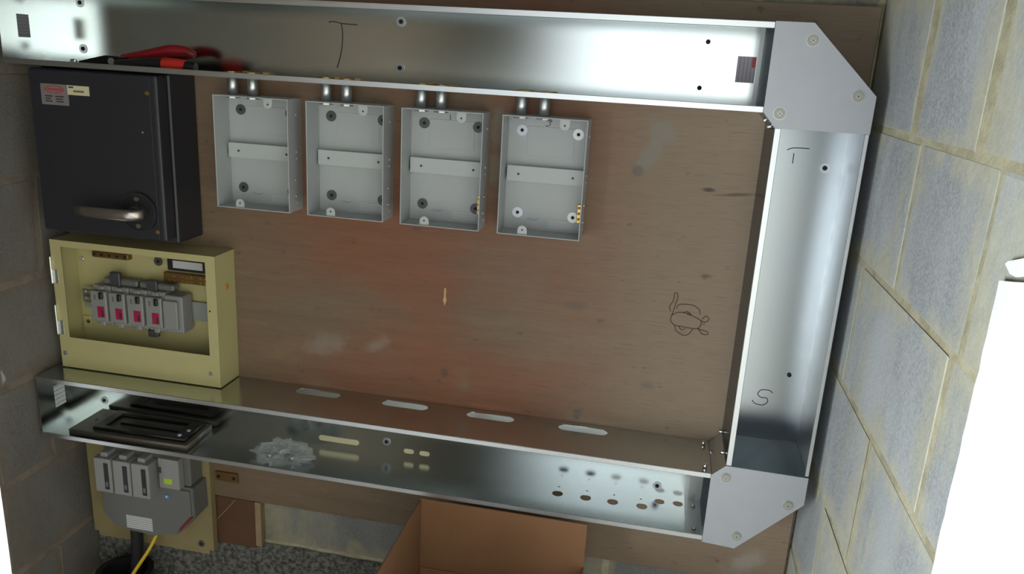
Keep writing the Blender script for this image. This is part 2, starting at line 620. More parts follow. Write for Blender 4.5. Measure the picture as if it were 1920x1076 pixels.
tag(box('floor', XL - 0.12, XR + 0.12, -3.4, 0.24, FLOOR - 0.1, FLOOR, 'floor_concrete'), kind='structure')
tag(box('ceiling', XL - 0.12, XR + 0.12, -3.4, 0.24, CEIL, CEIL + 0.1, 'dark_ceiling'), kind='structure')
tag(box('outside_ground', XL - 4.2, XL - 0.13, -4.0, 3.0, FLOOR - 0.2, FLOOR - 0.02, 'bright_ground'), kind='structure')

MJ = 0.0009                         # mortar is recessed this far behind the block faces
wall_back = tag(box('wall_back', XL - 0.1, XR + 0.1, YB + MJ, YB + 0.2, FLOOR, CEIL, 'mortar_sand'), kind='structure')
wall_right = tag(box('wall_right', XR + MJ, XR + 0.11, -3.3, YB + MJ, FLOOR, CEIL, 'mortar_sand'), kind='structure')
# left wall: narrow gap to daylight from y -0.258, wide low opening from y -1.72
bm = bmesh.new()
xa, xb = XL - 0.12, XL - MJ
bx(bm, xa, xb, -0.258, YB + MJ, FLOOR, CEIL)
bx(bm, xa, xb, -0.50, -0.258, -0.86, CEIL)
bx(bm, xa, xb, -1.72, -0.50, FLOOR, CEIL)
bx(bm, xa, xb, -3.16, -1.72, -0.44, CEIL)
bx(bm, xa, xb, -3.3, -3.16, FLOOR, CEIL)
for v in bm.verts:
    if abs(v.co.x - xa) < 1e-4 and abs(v.co.y + 0.258) < 1e-4 and v.co.z < -0.85:
        v.co.y = -0.08
wall_left = tag(obj('wall_left', bm, 'mortar_warm'), kind='structure')
bm = bmesh.new()                   # wall behind the camera with a tall window
bx(bm, XL, -0.95, -3.32, -3.2, FLOOR, CEIL)
bx(bm, -0.95, XR, -3.32, -3.2, FLOOR, -1.08)
bx(bm, -0.95, XR, -3.32, -3.2, 1.02, CEIL)
wall_rear = tag(obj('wall_rear', bm, 'plaster'), kind='structure')


def block(parent, mat, a0, a1, z0, z1, wall):
    """one block; its face stands a little proud of the mortar and its corners are knocked about"""
    bm = bmesh.new()
    j = lambda s=0.0022: random.uniform(-s, s)
    pr = random.uniform(-0.0004, 0.0008)
    if wall == 'back':
        bx(bm, a0, a1, YB - pr, YB + 0.03, z0, z1, 0.001)
    elif wall == 'right':
        bx(bm, XR - pr, XR + 0.03, a0, a1, z0, z1, 0.001)
    else:
        bx(bm, XL - 0.007, XL + pr, a0, a1, z0, z1, 0.003)
    for v in bm.verts:
        v.co.x += j(0.0004 if wall != 'back' else 0.003)
        v.co.y += j(0.003 if wall != 'back' else 0.0004)
        v.co.z += j()
    o = obj('block', bm, mat, parent)
    return o


def course(parent, mat, wall, k, joints, lo, hi, jw=0.012, z_lo=None):
    z1, z0 = ZC[k], ZC[k + 1]
    if z_lo is not None:
        z0 = max(z0, z_lo)
    edges = [hi] + [q for q in joints if lo < q < hi] + [lo]
    for a, b in zip(edges, edges[1:]):
        if a - b > 0.03:
            block(parent, mat, b + jw / 2, a - jw / 2, z0 + 0.006, z1 - 0.006, wall)


# right wall, perpends as they fall in each course (y), from the top course down
rj = {3: (-0.45, -0.90), 4: (-0.20, -0.62, -1.05), 5: (-0.290, -0.555, -0.98), 6: (-0.345, -0.63, -1.06),
      7: (-0.158, -0.605, -1.04), 8: (-0.375, -0.82), 9: (-0.19, -0.63, -1.07), 10: (-0.40, -0.85), 11: (-0.2, -0.64, -1.08)}
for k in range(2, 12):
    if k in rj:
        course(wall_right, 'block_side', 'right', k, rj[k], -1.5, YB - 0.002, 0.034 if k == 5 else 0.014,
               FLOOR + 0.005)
lj = {3: (-0.25,), 4: (-0.08,), 5: (-0.22,), 6: (-0.30,), 7: (-0.073,), 8: (-0.32,), 9: (-0.103,), 10: (-0.33,), 11: (-0.12,)}
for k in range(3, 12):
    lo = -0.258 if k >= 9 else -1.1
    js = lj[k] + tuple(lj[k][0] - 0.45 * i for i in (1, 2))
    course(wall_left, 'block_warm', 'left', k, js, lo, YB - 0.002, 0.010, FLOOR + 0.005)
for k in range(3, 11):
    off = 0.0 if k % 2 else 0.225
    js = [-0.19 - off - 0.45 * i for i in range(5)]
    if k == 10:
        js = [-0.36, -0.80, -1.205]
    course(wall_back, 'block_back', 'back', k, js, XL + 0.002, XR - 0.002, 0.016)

# rough concrete footing below the last bed joint of the back wall
bm = bmesh.new()
nx, nz = 130, 14
grid = []
for i in range(nx + 1):
    col = []
    for j in range(nz + 1):
        x = XL + 0.005 + (XR - XL - 0.01) * i / nx
        z = FLOOR + 0.001 + (-1.268 - FLOOR) * j / nz
        h = noise.fractal(Vector((x * 22, z * 22, 3.1)), 0.7, 2.1, 4)
        y = 0.008 + 0.008 * h
        if j == nz:
            y = 0.020
        col.append(bm.verts.new((x, y, z + (0.006 * noise.noise(Vector((x * 14, 1, 2))) if j == nz else 0))))
    grid.append(col)
for i in range(nx):
    for j in range(nz):
        bm.faces.new((grid[i][j], grid[i + 1][j], grid[i + 1][j + 1], grid[i][j + 1]))
tag(obj('baseboard_back', bm, 'rough_concrete', None, True), kind='structure')

# ------------------------------------------------------------------ plywood backboard
ply = box('plywood_board', -1.645, 0.0185, 0.0, 0.017, -1.143, 0.041, 'plywood', None, 0.0015)
tag(ply, 'large reddish-brown plywood backboard fixed to the block wall', 'board')
PW = -0.0003
ink('pen_doodle', [
    [(-.281, -.550), (-.284, -.540), (-.278, -.527), (-.277, -.512), (-.272, -.511), (-.270, -.520), (-.273, -.533), (-.276, -.550), (-.278, -.558)],
    [(-.278, -.558), (-.279, -.569), (-.270, -.578), (-.256, -.579), (-.236, -.581), (-.224, -.579), (-.219, -.570), (-.221, -.562), (-.236, -.555), (-.252, -.550), (-.267, -.551), (-.278, -.558)],
    [(-.270, -.543), (-.267, -.535), (-.254, -.532), (-.238, -.533), (-.226, -.540), (-.223, -.550)],
    [(-.270, -.579), (-.265, -.590), (-.252, -.597), (-.241, -.594), (-.234, -.582)],
    [(-.221, -.562), (-.211, -.565), (-.205, -.558), (-.211, -.552), (-.218, -.559)],
    [(-.224, -.580), (-.214, -.590), (-.204, -.590), (-.204, -.585), (-.215, -.582), (-.224, -.580)],
    [(-.256, -.551), (-.249, -.547), (-.240, -.553), (-.249, -.552)],
    [(-.262, -.579), (-.256, -.586), (-.248, -.583)]], PW, 0.0016, 'brown_ink', ply)['label'] = 'doodle of a little creature drawn in brown pen'
bm = bmesh.new()
prof = [(-.752, -.554), (-.748, -.554), (-.748, -.574), (-.746, -.580), (-.750, -.592), (-.754, -.580), (-.752, -.572)]
a = [bm.verts.new((x, -0.0002, z)) for x, z in prof]
b = [bm.verts.new((x, -0.0008, z)) for x, z in prof]
bm.faces.new(b)
for i in range(len(prof)):
    bm.faces.new((a[i], a[(i + 1) % len(a)], b[(i + 1) % len(a)], b[i]))
obj('chip', bm, 'chip_wood', ply)['label'] = 'pale splintered chip in the veneer'
# little latch plate below the lower trunking
br = box('latch_plate', -1.306, -1.248, -0.006, 0, -1.097, -1.073, 'brass_dark', ply, 0.001)
for x in (-1.297, -1.257):
    cyl('screw', (x, -0.007, -1.085), 'y', 0.004, 0.003, 'black_plastic', br, 12)

off = empty('wood_offcut', (-1.26, 0.005, -1.278))
tag(off, 'dark brown offcut of board below the plywood, pale along one edge', 'board')
box('board', -1.318, -1.211, 0.004, 0.0165, -1.276, -1.146, 'dark_wood', off, 0.001)
ink('scratch', [[(-1.316, -1.215), (-1.262, -1.150)]], 0.004, 0.0018, 'pale_edge_wood', off)
box('edge_strip', -1.2105, -1.195, 0.002, 0.0165, -1.268, -1.146, 'pale_edge_wood', off, 0.001)

# ------------------------------------------------------------------ trunking
D = 0.1425
T = 0.0016
LIP = 0.0105


def hole_screw(parent, x, z, dimple=True):
    """screw through the back of the trunking, with the pressed dimple round it"""
    s = cyl('screw', (x, -T - 0.0013, z), 'y', 0.0042, 0.0026, 'black_hole', parent, 14)
    if dimple:
        obj('washer', ring(bmesh.new(), (x, -T - 0.0006, z), 'y', 0.0095, 0.0045, 0.0011), 'washer_light', s)


def trunking(name, label, x0, x1, zt, zb, top_holes=(), bottom_holes=()):
    e = empty(name, ((x0 + x1) / 2, -D / 2, zb))
    tag(e, label, 'trunking', 'steel trunking runs round the board')
    box('back_plate', x0, x1, -T, -0.0002, zb, zt, 'galvanised_steel', e)
    rect = [(x0, -D), (x1, -D), (x1, -T), (x0, -T)]
    plate('top_flange', rect, top_holes, 'xy', zt - T / 2, T, 'galvanised_steel', e)
    plate('bottom_flange', rect, bottom_holes, 'xy', zb + T / 2, T, 'galvanised_steel', e)
    for z0, z1 in ((zt - LIP, zt), (zb, zb + LIP)):
        box('front_lip', x0, x1, -D - T, -D, z0, z1, 'galvanised_lip', e, 0.0007)
    box('end_cap', x0, x0 + T, -D, -T, zb + T, zt - T, 'galvanised_steel', e)
    return e


ZT0, ZT1 = 0.0, -0.145
top = trunking('cable_trunking', 'long galvanised cable trunking above the four grey boxes, marked with a T',
               -1.6355, -0.1722, ZT0, ZT1)
for x, z in ((-1.562, -.018), (-1.564, -.111), (-.856, -.024), (-.857, -.111)):
    hole_screw(top, x, z)
for x, z in ((-.270, -.032), (-.276, -.114)):
    hole_screw(top, x, z, False)
ink('marker_letter', [[(-1.006, -.032), (-.996, -.030), (-.978, -.033), (-.946, -.034)],
                      [(-.980, -.033), (-.977, -.050), (-.978, -.075), (-.983, -.100), (-.989, -.118)]],
    -T, 0.0020, 'marker_ink', top)['label'] = 'letter T in black marker'
st = box('sticker', -.214, -.181, -T - 0.0006, -T, -.100, -.054, 'printed_grey', top)
box('red_panel', -.188, -.1815, -T - 0.0009, -T - 0.0006, -.073, -.055, 'red_print', st)
box('sticker', -1.6355 + T, -1.6355 + T + 0.0006, -.097, -.066, -.094, -.049, 'printed_dark', top)
# inner coupling sleeve towards the bend
sl = bmesh.new()
bx(sl, -.186, -.1722, -0.1395, -T - 0.0004, -T - 0.0018, -T - 0.0002)
bx(sl, -.186, -.1722, -0.1395, -T - 0.0004, ZT1 + T + 0.0002, ZT1 + T + 0.0018)
bx(sl, -.1795, -.1722, -T - 0.0022, -T - 0.0006, ZT1 + T + 0.0018, -T - 0.0018)
obj('coupling_sleeve', sl, 'zinc_dull', top)

ZL0, ZL1 = -0.819, -0.9645
slots = [slot_outline(cx, -0.032, 0.104, 0.028) for cx in (-1.025, -0.823, -0.632, -0.433)]
holes = [circle(x, -0.056, 0.0115) for x in (-.473, -.413, -.356, -.295)] + \
        [circle(-.259, -.026, .0105), circle(-.221, -.024, .0105)] + \
        [circle(x, -0.027, 0.0025, 10) for x in (-.474, -.413, -.355, -.298, -.187)]
low = trunking('cable_trunking', 'long galvanised cable trunking with slotted top beneath the cream box',
               -1.648, -0.1745, ZL0, ZL1, slots, holes)
for x, z in ((-1.594, -.930), (-.875, -.930), (-.267, -.940)):
    hole_screw(low, x, z)
plate('cream_patch', slot_outline(-.990, -.944, .098, .013), [], 'xz', -T - 0.0005, 0.0008, 'ivory_label', low)  # thin cream patches laid on the back plate
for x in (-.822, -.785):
    plate('cream_patch', slot_outline(x, -.946, .024, .011), [], 'xz', -T - 0.0005, 0.0008, 'ivory_label', low)
box('sticker', -1.648 + T, -1.648 + T + 0.0006, -.096, -.064, -.915, -.862, 'printed_pale', low)
sl = bmesh.new()
bx(sl, -.207, -.1745, -0.1395, -T - 0.0004, ZL1 + T + 0.0002, ZL1 + T + 0.0018)
bx(sl, -.207, -.1745, -0.1395, -T - 0.0004, ZL0 - T - 0.0018, ZL0 - T - 0.0002)
bx(sl, -.200, -.1745, -T - 0.0022, -T - 0.0006, ZL1 + T + 0.0018, ZL0 - T - 0.0018)
obj('coupling_sleeve', sl, 'zinc_dull', low)
cyl('bolt', (-.190, -0.028, ZL1 + 0.006), 'z', 0.004, 0.006, 'zinc_dull', low, 8)
cyl('bolt', (-.190, -0.115, ZL1 + 0.006), 'z', 0.004, 0.006, 'zinc_dull', low, 8)

for y in (-.026, -.125):
    cyl('bolt', (-.186, y, -.8145), 'z', 0.0042, 0.009, 'zinc_bright', low, 6)

up = empty('cable_trunking', (-0.075, -D / 2, -0.798))
tag(up, 'upright galvanised cable trunking beside the right block wall, marked T and S', 'trunking',
    'steel trunking runs round the board')
zu, zd = -0.1685, -0.7975
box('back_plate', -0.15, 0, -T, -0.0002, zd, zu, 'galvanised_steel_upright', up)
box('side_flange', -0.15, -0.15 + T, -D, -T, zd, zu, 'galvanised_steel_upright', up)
box('side_flange', -T, 0, -D, -T, zd, zu, 'galvanised_lip', up)  # brighter than the other flange: reflected light put into its colour
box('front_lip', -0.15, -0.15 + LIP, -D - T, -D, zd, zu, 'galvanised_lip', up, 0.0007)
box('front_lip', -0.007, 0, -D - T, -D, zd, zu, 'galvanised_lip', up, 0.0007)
for x, z in ((-.034, -.243), (-.037, -.654)):
    hole_screw(up, x, z, z > -.5)
ink('marker_letter', [[(-.105, -.215), (-.096, -.211), (-.082, -.210), (-.066, -.210)], [(-.092, -.220), (-.092, -.239)]],
    -T, 0.0016, 'marker_ink', up)['label'] = 'letter T in black marker'
ink('marker_letter', [[(-.063, -.697), (-.070, -.692), (-.085, -.693), (-.091, -.702), (-.084, -.709), (-.073, -.709), (-.070, -.717),
                       (-.078, -.725), (-.093, -.724), (-.100, -.717)]], -T, 0.0016, 'marker_ink', up)['label'] = 'letter S in black marker'

for y, z in ((-.025, -.784), (-.101, -.792)):
    cyl('bolt', (-.1545, y, z), 'x', 0.0042, 0.009, 'zinc_bright', up, 6)


def bend(label, poly, open_edges, screws, bolts):
    cx = sum(p_[0] for p_ in poly) / len(poly)
    cz = min(p_[1] for p_ in poly)
    e = empty('trunking_bend', (cx, -D / 2, cz))
    tag(e, label, 'trunking bend', 'corner bends of the trunking')
    plate('cover_plate', poly, [], 'xz', -D - T - 0.0014, 0.0020, 'satin_steel_cover', e)
    plate('back_plate', poly, [], 'xz', -0.0012, 0.0016, 'galvanised_steel', e)
    for i in range(len(poly)):
        if i in open_edges:
            continue
        a_, b_ = Vector(poly[i]), Vector(poly[(i + 1) % len(poly)])
        d_ = (b_ - a_).normalized()
        c_ = sum((Vector(q) for q in poly), Vector((0, 0))) / len(poly)
        nrm = Vector((-d_.y, d_.x))
        if nrm.dot(c_ - a_) < 0:
            nrm = -nrm
        bm_ = bmesh.new()
        o_ = [a_, b_, b_ + nrm * T, a_ + nrm * T]
        f0 = [bm_.verts.new((q.x, -D - T, q.y)) for q in o_]
        f1 = [bm_.verts.new((q.x, -0.002, q.y)) for q in o_]
        bm_.faces.new(f0)
        bm_.faces.new(f1)
        for k in range(4):
            bm_.faces.new((f0[k], f0[(k + 1) % 4], f1[(k + 1) % 4], f1[k]))
        obj('side_wall', bm_, 'galvanised_steel', e)
    for x, z in screws:
        s_ = screw(e, (x, -D - T - 0.0038, z), 0.0092)
        obj('washer', ring(bmesh.new(), (x, -D - T - 0.0028, z), 'y', 0.0108, 0.006, 0.0010), 'zinc_dull', s_)
    for c_, ax in bolts:
        o_ = cyl('bolt', c_, ax, 0.0042, 0.009, 'zinc_bright', e, 6)
    return e


bend('chamfered steel corner bend with three screws, below the top edge of the plywood',
     [(-.1722, 0.0008), (-.112, 0.0008), (0.0, -.108), (0.0, -.1685), (-.1500, -.1685), (-.1722, -.1435)], (3, 5),
     ((-.111, -.026), (-.028, -.109), (-.146, -.144)),
     (((-.1555, -.045, -.162), 'x'), ((-.1545, -.105, -.169), 'x')))
bend('chamfered steel corner bend with three screws, near the bottom edge of the plywood',
     [(-.1500, -.7975), (0.0, -.7995), (0.0, -.856), (-.113, -.970), (-.1745, -.9665), (-.1745, -.8205)], (0, 4),
     ((-.147, -.822), (-.028, -.861), (-.112, -.943)),
     ())

# copper scrap on top of the upper bend
e = tube('copper_offcut', [(-.148, -.075, .0035), (-.141, -.070, .006), (-.136, -.066, .0035), (-.131, -.069, .0065), (-.127, -.064, .0035)],
         0.0016, 'copper')
tag(e, 'tiny curl of bare copper wire lying on the upper corner bend', 'wire')

# ------------------------------------------------------------------ four grey enclosures
ENC = [(-1.232, -1.069, ('dark',) * 4, 'beside the black switch, between it and another grey box', None, 'the grey box beside the switch'),
       (-1.031, -0.868, ('dark',) * 4, 'second along from the black switch, with dark washers', None, 'the second grey box from the switch'),
       (-0.8325, -0.6695, ('dark',) * 4, 'with a single pen stroke and dark washers inside', 1, 'the third grey box from the switch'),
       (-0.633, -0.470, ('light', 'white', 'light', 'white'), 'with white washers and a pen-written 3 inside', 3, 'the grey box with white washers')]
EZ0, EZ1, EY = -0.412, -0.183, -0.061
CONX = [(-1.203, -1.159), (-1.000, -0.957), (-0.802, -0.762), (-0.603, -0.559)]
for (x0, x1, wash, where, mark, short), cx2 in zip(ENC, CONX):
    e = empty('grey_enclosure', ((x0 + x1) / 2, 0, EZ0))
    tag(e, 'open grey steel box ' + where, 'enclosure', 'grey enclosures in a row')
    t = 0.0022
    bm = bmesh.new()
    bx(bm, x0, x1, -0.0022, -0.0003, EZ0, EZ1)
    bx(bm, x0, x0 + t, EY, -0.0022, EZ0, EZ1, 0.0006)
    bx(bm, x1 - t, x1, EY, -0.0022, EZ0, EZ1, 0.0006)
    bx(bm, x0 + t, x1 - t, EY, -0.0022, EZ1 - t, EZ1, 0.0006)
    bx(bm, x0 + t, x1 - t, EY, -0.0022, EZ0, EZ0 + t, 0.0006)
    obj('case', bm, 'grey_enamel', e)
    # raised back panel edge above the rail
    box('back_panel', x0 + 0.040, x1 - 0.030, -0.0030, -0.0022, EZ0 + 0.150, EZ1 - 0.022, 'grey_enamel', e, 0.0004)
    rl = bmesh.new()
    bx(rl, x0 + 0.006, x1 - 0.004, -0.0175, -0.0162, -.312, -.282)
    bx(rl, x0 + 0.006, x1 - 0.004, -0.0162, -0.0022, -.286, -.284)
    bx(rl, x0 + 0.006, x1 - 0.004, -0.0162, -0.0022, -.312, -.310)
    r = obj('mounting_rail', rl, 'grey_enamel_light', e)
    for dx in (0.029, 0.137):
        cyl('screw', (x0 + dx, -0.0181, -.298), 'y', 0.0023, 0.0013, 'dark_print', r, 10)
    for (dx, dz), w in zip(((.029, -.214), (.140, -.215), (.029, -.377), (.141, -.378)), wash):
        wo = obj('washer', ring(bmesh.new(), (x0 + dx, -0.0030, dz), 'y', 0.0108, 0.0030, 0.0014), 'washer_' + w, e)
        cyl('screw', (x0 + dx, -0.0032, dz), 'y', 0.0034, 0.0018, 'black_hole', wo, 12)
    for cx, z0, z1 in ((x0 + .119, -.203, EZ1 - t), (x0 + .050, EZ0 + t, -.394)):
        bm = bmesh.new()
        up_ = cx > x0 + 0.1
        zz = z0 if up_ else z1
        lo_, hi_ = (zz + 0.008, z1) if up_ else (z0, zz - 0.008)
        bx(bm, cx - .0094, cx + .0094, EY + 0.0042, EY + 0.0053, lo_, hi_)
        cy(bm, (cx, EY + 0.00475, zz + (0.008 if up_ else -0.008)), 'y', 0.0095, 0.0015, 20)
        lg = obj('fixing_lug', bm, 'grey_enamel_light', e)
        cyl('hole', (cx, EY + 0.0036, zz + (0.007 if up_ else -0.007)), 'y', 0.0018, 0.0012, 'dark_print', lg, 10)
    # brass earth terminal on the right-hand side, its screw ends poking out
    tb = box('earth_terminal', x1 - t - 0.009, x1 - t - 0.0005, -.036, -.028, -.382, -.345, 'brass', e, 0.001)
    for z in (-.352, -.363, -.374):
        cyl('terminal_screw', (x1 - t - 0.0050, -.0368, z), 'y', 0.0026, 0.002, 'brass_dark', tb, 8)
    for z in (-.347, -.380):
        cyl('rivet', (x1 + 0.001, -.032, z), 'x', 0.002, 0.003, 'zinc_bright', e, 8)
    for z in (-.215, -.290, -.303, -.395):
        cyl('rivet', (x1 + 0.0008, -.026, z), 'x', 0.0022, 0.0022, 'grey_enamel_light', e, 8)
    box('data_label', x0 + .093, x0 + .142, -0.0028, -0.0022, -.403, -.386, 'printed_pale', e)
    ink('blue_stamp', [[(x0 + .048, -.389), (x0 + .056, -.387), (x0 + .064, -.389), (x0 + .074, -.386)],
                       [(x0 + .052, -.391), (x0 + .070, -.3895)]], -0.0022, 0.0012, 'blue_ink', e)
    if mark == 3:
        ink('pen_number', [[(-.557, -.193), (-.546, -.193), (-.551, -.196), (-.549, -.199), (-.553, -.2025), (-.559, -.203)]],
            -0.0022, 0.0013, 'marker_ink', e)['label'] = 'number 3 in black pen'
    elif mark == 1:
        ink('pen_number', [[(-.7505, -.194), (-.7500, -.205)]], -0.0022, 0.0013, 'marker_ink', e)['label'] = 'number 1 in black pen'
    # two steel conduit couplers up into the trunking, each held by brass bushes
    for i, cx in enumerate(cx2):
        ce = empty('conduit_coupler', (cx, -0.030, EZ1))
        tag(ce, 'short steel conduit stub above ' + short + (', nearer the switch' if i == 0 else ', farther from the switch'), 'conduit', 'pairs of conduit stubs above the boxes')
        cyl('tube', (cx, -0.030, (EZ1 + ZT1) / 2), 'z', 0.0105, ZT1 - EZ1 - 0.0006, 'conduit_steel', ce, 28)
        obj('lock_bush', ring(bmesh.new(), (cx, -0.030, ZT1 + T + 0.0032), 'z', 0.0165, 0.0085, 0.0060, 8), 'brass', ce)
        obj('lock_bush', ring(bmesh.new(), (cx, -0.030, EZ1 - t - 0.0022), 'z', 0.0145, 0.0085, 0.0040, 8), 'zinc_dull', ce)

# ------------------------------------------------------------------ black switch
e = empty('isolator_switch', (-1.447, -0.06, -0.4925))
tag(e, 'large charcoal steel isolator switch with a metal lever, under the upper trunking', 'switch')
box('body', -1.598, -1.306, -0.092, -0.0005, -0.4925, -0.1485, 'charcoal_paint', e, 0.003)
dr = box('door', -1.594, -1.309, -0.128, -0.0925, -0.482, -0.151, 'charcoal_paint', e, 0.006, 3)
box('door_flange', -1.592, -1.3245, -0.1292, -0.1282, -0.478, -0.154, 'charcoal_paint', dr, 0.0004)
for x, z in ((-1.3285, -.185), (-1.326, -.462)):
    cyl('door_screw', (x, -0.1305, z), 'y', 0.0042, 0.003, 'brass', dr, 14)
cyl('door_screw', (-1.345, -0.1298, -.262), 'y', 0.002, 0.001, 'zinc_dull', dr, 8)
lb = box('warning_label', -1.567, -1.505, -0.1300, -0.1292, -.221, -.180, 'faded_label', dr)
r_ = bmesh.new()
vv = []
for ro in (1.0, 0.80):
    vv.append([r_.verts.new((-1.536 + 0.022 * ro * math.cos(t), -0.1303, -.1905 + 0.0075 * ro * math.sin(t)))
               for t in [2 * math.pi * i / 28 for i in range(28)]])
for i in range(28):
    r_.faces.new((vv[0][i], vv[0][(i + 1) % 28], vv[1][(i + 1) % 28], vv[1][i]))
bx(r_, -1.551, -1.521, -0.1304, -0.1301, -.1925, -.1885)
obj('red_oval', r_, 'red_print', lb)
bm = bmesh.new()
for i, (a_, b_, z) in enumerate(((-1.558, -1.541, -.204), (-1.535, -1.515, -.204), (-1.558, -1.545, -.209), (-1.534, -1.518, -.209),
                                 (-1.558, -1.542, -.214), (-1.533, -1.516, -.214))):
    bx(bm, a_, b_, -0.1304, -0.1301, z - 0.0012, z + 0.0012)
obj('small_print', bm, 'dark_print', lb)
lb = box('maker_label', -1.506, -1.457, -0.1302, -0.1292, -.199, -.1805, 'ivory_label', dr)
bm = bmesh.new()
bx(bm, -1.503, -1.492, -0.1305, -0.1302, -.1855, -.1825)
for i in range(6):
    bx(bm, -1.492 + i * 0.004, -1.4895 + i * 0.004, -0.1305, -0.1302, -.1935, -.1895)
obj('small_print', bm, 'dark_print', lb)
# rotary boss and lever
hs = cyl('handle_boss', (-1.365, -0.1312, -.424), 'y', 0.040, 0.006, 'charcoal_paint_dark', e, 40, None, 0.002)
obj('boss_rim', ring(bmesh.new(), (-1.365, -0.1330, -.424), 'y', 0.0405, 0.037, 0.006, 40), 'charcoal_paint', hs)
hb = cyl('handle_hub', (-1.363, -0.142, -.424), 'y', 0.019, 0.020, 'handle_metal', e, 28, 0.015, 0.003)
for z in (-.396, -.452):
    cyl('boss_screw', (-1.366, -0.1352, z), 'y', 0.005, 0.004, 'handle_metal', hs, 12)
bm = bmesh.new()
path = [(-1.340, -.150, -.4235, .010, .008), (-1.352, -.164, -.4240, .012, .007), (-1.37, -.170, -.4243, .0125, .006), (-1.42, -.170, -.4245, .0120, .0055),
        (-1.46, -.169, -.4240, .0110, .0050), (-1.484, -.167, -.4230, .0095, .0045)]
rings = []
for x, y, z, hw, ht in path:
    rings.append([bm.verts.new((x, y + ht * math.sin(t), z + hw * math.cos(t))) for t in [2 * math.pi * i / 12 for i in range(12)]])
for a_, b_ in zip(rings, rings[1:]):
    for i in range(12):
        bm.faces.new((a_[i], a_[(i + 1) % 12], b_[(i + 1) % 12], b_[i]))
bm.faces.new(rings[0])
bm.faces.new(rings[-1])
obj('lever', bm, 'handle_metal', e, True)

# ------------------------------------------------------------------ cream distribution box
e = empty('distribution_box', (-1.434, -0.04, -0.8165))
tag(e, 'open cream-painted metal distribution box with fuse switches inside, standing on the lower trunking', 'distribution box')
X0, X1, Y0, Z0, Z1 = -1.632, -1.2345, -0.076, -0.8165, -0.5175
bm = bmesh.new()
t = 0.0018
bx(bm, X0, X1, -0.0020, -0.0004, Z0, Z1)
bx(bm, X0, X0 + t, Y0, -0.0020, Z0, Z1)
bx(bm, X1 - t, X1, Y0, -0.0020, Z0, Z1)
bx(bm, X0 + t, X1 - t, Y0, -0.0020, Z1 - t, Z1)
bx(bm, X0 + t, X1 - t, Y0, -0.0020, Z0, Z0 + t)
obj('case', bm, 'cream_enamel', e)
rect = lambda a_, b_, c_, d_: [(a_, c_), (b_, c_), (b_, d_), (a_, d_)]
plate('front_frame', rect(X0, X1, Z0, Z1), [rect(-1.6065, -1.2575, -.7435, -.5320)], 'xz', Y0 - 0.0009, 0.0018, 'cream_enamel', e)
for z0, z1 in ((-.618, -.556), (-.738, -.668)):
    h = box('hinge', X0 - 0.0018, X0 + 0.002, Y0 - 0.008, Y0 + 0.006, z0, z1, 'zinc_bright', e, 0.0008)
    box('hinge_leaf', X0 + 0.0022, X0 + 0.014, Y0 - 0.0030, Y0 - 0.0019, z0, z0 + 0.032, 'zinc_dull', h, 0.0004)
for x, z in ((-1.257, -.786), (-1.621, -.783)):
    screw(e, (x, Y0 - 0.0032, z), 0.0048, 'zinc_dull')
cyl('screw_hole', (-1.2515, Y0 - 0.0021, -.640), 'y', 0.0022, 0.0008, 'dark_print', e, 10)
cyl('grommet', (X1 + 0.0008, -0.036, -.594), 'x', 0.0068, 0.0022, 'orange_grommet', e, 20)
for x, z in ((-1.622, -.578), (-1.6195, -.729)):
    screw(e, (x + 0.006, -0.0045, z), 0.0058, 'zinc_bright')
wo = obj('washer', ring(bmesh.new(), (-1.4205, -0.0032, -.564), 'y', 0.0105, 0.004, 0.002), 'washer_dark', e)
cyl('screw', (-1.4205, -0.0034, -.564), 'y', 0.0042, 0.0026, 'black_hole', wo, 12)
ts = box('neutral_bar', -1.578, -1.486, -0.018, -0.0022, -.566, -.552, 'brass_dark', e, 0.0015)
for i in range(9):
    cyl('terminal_screw', (-1.571 + i * 0.0097, -0.0188, -.559), 'y', 0.0030, 0.0024, 'brass_dark' if i % 2 else 'black_plastic', ts, 10)
nb = box('terminal_cover', -1.380, -1.280, -0.031, -0.0022, -.573, -.546, 'black_plastic', e, 0.002)
box('paper_label', -1.365, -1.293, -0.0316, -0.0310, -.566, -.549, 'printed_white', nb)
eb = box('earth_bar', -1.402, -1.270, -0.014, -0.0022, -.606, -.584, 'brass_dark', e, 0.001)
for g0 in (-1.397, -1.354, -1.309):
    for i in range(3):
        for z in (-.590, -.600):
            cyl('terminal_screw', (g0 + i * 0.0115, -0.0150, z), 'y', 0.0034, 0.0024, 'brass', eb, 10)
